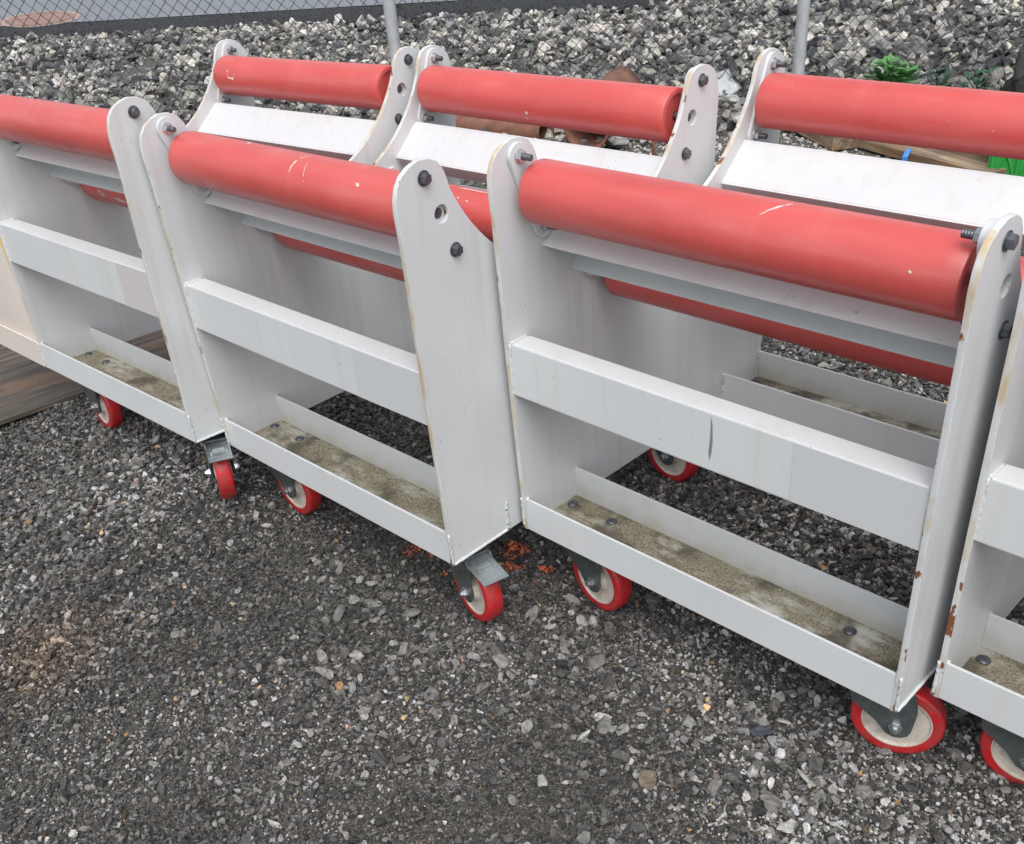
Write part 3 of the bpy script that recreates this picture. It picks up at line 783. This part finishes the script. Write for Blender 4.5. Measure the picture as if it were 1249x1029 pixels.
for sp in (5.0, 5.0+(Vector((-2.33, 4.57, 0))-A0).dot(fd), 9.4):
    bm = bmesh.new(); cyl(bm, (sp, -.045, -.1), (sp, -.045, 1.95), .041, seg=28)
    lathe(bm, [(.044, 1.93), (.044, 1.96), (.03, 1.985), (.0001, 1.995)], (sp, -.045, 0), (0, 0, 1), 28)
    obj('post', bm, M['galv'], fence, 'auto')

# ------------------------------------------------------------------ odds and ends
# weathered board under the far left cart
p0 = ground_at(-60, 556); p1 = ground_at(97, 499)
dx = Vector((p1.x-p0.x, p1.y-p0.y, 0)).normalized(); 
bm = bmesh.new(); box(bm, -.25, 1.15, .0, 1.4, 0, .018, .002)
bd = obj('wooden_board', bm, M['board'], None, False, (p0.x, p0.y, .046), (.0, 0, math.atan2(dx.y, dx.x)))
tag(bd, 'weathered brown wooden board lying on the gravel under the farthest left cart', 'board')
q0 = ground_at(150, 436); q1 = ground_at(212, 404)
def plank(name, p, q, wid, th, mat, label, cat, z=.0, grp=None):
    d = (q-p); bm = bmesh.new(); box(bm, 0, d.length, -wid/2, wid/2, 0, th, .004)
    for v in bm.verts: v.co.y += .006*math.sin(v.co.x*5); v.co.z += .004*math.sin(v.co.x*7+v.co.y*9)
    o = obj(name, bm, mat, None, False, (p.x, p.y, z), (0, 0, math.atan2(d.y, d.x))); tag(o, label, cat, grp); return o
plank('timber_plank', q0-(q1-q0)*.6, q1+(q1-q0)*1.5, .12, .05, M['timber'], 'brown timber plank on the ground behind the farthest left cart, seen through its frame', 'plank', .0)
grp = 'timber planks lying behind the near carts'
plank('timber_plank', ground_at(1045, 178), ground_at(1215, 226), .13, .05, M['timber'], 'brown timber plank beside the green crate, with a blue strap on it', 'plank', .02, grp)
plank('timber_plank', ground_at(1060, 170), ground_at(1230, 205), .10, .06, M['timber'], 'split timber plank lying behind the plank with the blue strap', 'plank', .02, grp)
plank('timber_plank', ground_at(975, 158), ground_at(1030, 186), .16, .09, M['timber'], 'short dark timber block lying left of the other planks', 'plank', .02, grp)
bp_ = ground_at(1106, 188, .07)
bm = bmesh.new(); box(bm, -.014, .014, -.075, .075, -.002, .004, .001); box(bm, -.014, .014, -.079, -.0752, -.05, .003, .001); bmesh.ops.remove_doubles(bm, verts=bm.verts[:], dist=.0008)
tag(obj('strap', bm, M['blue'], None, False, (bp_.x, bp_.y, .075), (0, 0, R(20))), 'short blue strap lying over a timber plank', 'strap')
# green plastic crate
gp = ground_at(1201, 222)
cr = empty('plastic_crate', (gp.x, gp.y, 0), (0, 0, R(15)))
tag(cr, 'bright green plastic crate behind the near cart at the right edge', 'crate')
bm = bmesh.new()
Wc, Dc, Hc, t = .62, .42, .24, .008
box(bm, 0, Wc, 0, Dc, .012, .02, .001)
box(bm, 0, Wc, 0, t, .02, Hc, .001); box(bm, 0, Wc, Dc-t, Dc, .02, Hc, .001); box(bm, 0, t, t, Dc-t, .02, Hc, .001); box(bm, Wc-t, Wc, t, Dc-t, .02, Hc, .001)
obj('body', bm, M['green'], cr)
bm = bmesh.new()
for k in range(6):
    x = .02+k*.116
    box(bm, x-.006, x+.006, -.012, -.0005, .02, Hc-.002, .001)
    if k < 5:
        for a_, b_2 in (((x+.008, .03), (x+.058, .15)), ((x+.058, .15), (x+.108, .03))):
            tube(bm, [(a_[0], -.004, a_[1]), (b_2[0], -.004, b_2[1])], .005, 6)
obj('rib', bm, M['green'], cr)
bm = bmesh.new(); box(bm, -.014, Wc+.014, -.014, .0, Hc, Hc+.018, .002); box(bm, -.014, Wc+.014, Dc, Dc+.014, Hc, Hc+.018, .002); box(bm, -.014, 0, .0, Dc, Hc, Hc+.018, .002); box(bm, Wc, Wc+.014, .0, Dc, Hc, Hc+.018, .002)
obj('rim', bm, M['green'], cr)
# rusty pipes
def pipe(p, q, r, label, z=0.0):
    d = (q-p); L = d.length; bm = bmesh.new()
    lathe(bm, [(r*.86, L), (r*.86, 0), (r*.97, 0), (r, .01), (r, .04), (r*.97, .05), (r*.97, L-.01), (r*.95, L), (r*.86, L)], (0, 0, 0), (1, 0, 0), 48)
    for v in bm.verts: v.co += mnoise.noise_vector(v.co*4)*.012
    o = obj('rusty_pipe', bm, M['rust'], None, True, (p.x, p.y, r+z), (0, 0, math.atan2(d.y, d.x)))
    tag(o, label, 'pipe', 'rusty pipes behind the carts'); return o
p = ground_at(715, 188); q = ground_at(758, 80, .30); p.z = q.z = 0
pipe(p, q, .15, 'thick rusty pipe whose round top shows above a red roller')
p = ground_at(562, 168); q = ground_at(668, 178); p.z = q.z = 0
pipe(p, q, .09, 'thinner rusty pipe lying left of the thick rusty one, seen below a red roller')
sp_ = ground_at(798, 205)
bm = bmesh.new(); cyl(bm, (0, 0, 0), (-.03, .02, .30), .012, seg=10)
tag(obj('rusty_stake', bm, M['rust'], None, True, (sp_.x, sp_.y, -.01)), 'thin rusty steel stake standing right of the rusty pipes', 'stake')
# white sheet of scrap lying on the rubble
wp = ground_at(876, 112, .1)
bm = bmesh.new(); nn = 10
gv = [[bm.verts.new(((i_/nn-.5)*.26, (j_/nn-.5)*.20, .03*math.sin(i_*.7)*math.cos(j_*.5)+.02*mnoise.noise(Vector((i_*.4, j_*.4, 0))))) for j_ in range(nn+1)] for i_ in range(nn+1)]
for i_ in range(nn):
    for j_ in range(nn): bm.faces.new((gv[i_][j_], gv[i_+1][j_], gv[i_+1][j_+1], gv[i_][j_+1]))
bmesh.ops.solidify(bm, geom=bm.faces[:], thickness=.002)
tag(obj('white_sheet', bm, M['paper'], None, True, (wp.x, wp.y, .15), (R(38), R(-8), R(62))), 'crumpled white sheet lying on the rubble behind the fence', 'sheet')
# weeds
def weed(px, py, hgt, nleaf, mat, label, wl=.05):
    b = ground_at(px, py, .05); root = empty('weed', (b.x, b.y, .02)); tag(root, label, 'weed', 'weeds growing behind the fence')
    bm = bmesh.new()
    for k in range(4):
        a_ = k*1.7; tube(bm, [(0, 0, 0), (.02*math.cos(a_), .02*math.sin(a_), hgt*.4), (.07*math.cos(a_), .07*math.sin(a_), hgt*.8)], .004, 5)
    obj('stem', bm, mat, root)
    bm = bmesh.new()
    for k in range(nleaf):
        a_ = random.uniform(0, 6.28); h_ = random.uniform(.15, 1)*hgt; rr = random.uniform(.005, .075); L = wl*random.uniform(.6, 1.4)
        c = Vector((rr*math.cos(a_), rr*math.sin(a_), h_)); d = Vector((math.cos(a_), math.sin(a_), random.uniform(-.3, .9))).normalized(); sdv = d.cross(Vector((0, 0, 1))).normalized()
        v = [bm.verts.new(c), bm.verts.new(c+d*L*.5+sdv*L*.32), bm.verts.new(c+d*L), bm.verts.new(c+d*L*.5-sdv*L*.32)]
        bm.faces.new(v)
    obj('leaves', bm, mat, root)
weed(1078, 110, .20, 120, M['leaf'], 'bright green weed growing just behind the fence, the left one of the pair', .075)
weed(1096, 112, .17, 110, M['leaf'], 'bright green weed right beside the other one behind the fence', .075)
weed(1142, 112, .15, 46, M['leafd'], 'dark green low weed right of the two bright weeds')
weed(1190, 112, .15, 46, M['leafd'], 'dark green low weed nearest the dark boulder at the right edge')
bm = bmesh.new(); bmesh.ops.create_icosphere(bm, subdivisions=5, radius=.17)
for v in bm.verts: v.co += mnoise.noise_vector(v.co*7)*.07+mnoise.noise_vector(v.co*25)*.02; v.co.z *= 1.3
bb = ground_at(1256, 124)
tag(obj('boulder', bm, M['bould'], None, True, (bb.x, bb.y, .12)), 'dark boulder standing at the right edge behind the fence', 'boulder')

# ------------------------------------------------------------------ light, sky, camera
w = bpy.data.worlds.new('World'); scene.world = w; w.use_nodes = True
nt = w.node_tree; bg = nt.nodes['Background']
SUN_EL, SUN_AZ = R(59), R(134)      # azimuth: clockwise from +y
sky = nt.nodes.new('ShaderNodeTexSky'); sky.sky_type = 'NISHITA'; sky.sun_disc = False
sky.sun_elevation = SUN_EL; sky.sun_rotation = SUN_AZ; sky.dust_density = 3.0; sky.air_density = 1.2
hs = nt.nodes.new('ShaderNodeHueSaturation'); hs.inputs['Saturation'].default_value = .32
nt.links.new(sky.outputs[0], hs.inputs['Color']); nt.links.new(hs.outputs[0], bg.inputs[0]); bg.inputs[1].default_value = .125
sl = bpy.data.lights.new('sun', 'SUN'); sl.energy = 1.5; sl.angle = R(60); sl.color = (1, .99, .975)
so = bpy.data.objects.new('sun', sl); C.objects.link(so)
dv = Vector((math.sin(SUN_AZ)*math.cos(SUN_EL), math.cos(SUN_AZ)*math.cos(SUN_EL), math.sin(SUN_EL)))
so.rotation_euler = dv.to_track_quat('Z', 'Y').to_euler(); so.location = (0, 0, 6)

cd = bpy.data.cameras.new('camera'); co = bpy.data.objects.new('camera', cd); C.objects.link(co)
m = Matrix((rt2, up2, -fw)).transposed().to_4x4(); m.translation = cam_pos; co.matrix_world = m
cd.sensor_fit = 'HORIZONTAL'; cd.sensor_width = 36; cd.lens = 36*F/1249
cd.shift_x = -PPX/1249; cd.shift_y = PPY/1249; cd.clip_start = .05; cd.clip_end = 300
scene.camera = co
vs_ = scene.view_settings; vs_.view_transform = 'Standard'; vs_.look = 'None'; vs_.gamma = 1; vs_.exposure = 0.57
scene.cycles.use_denoising = True
scene.cycles.max_bounces = 6
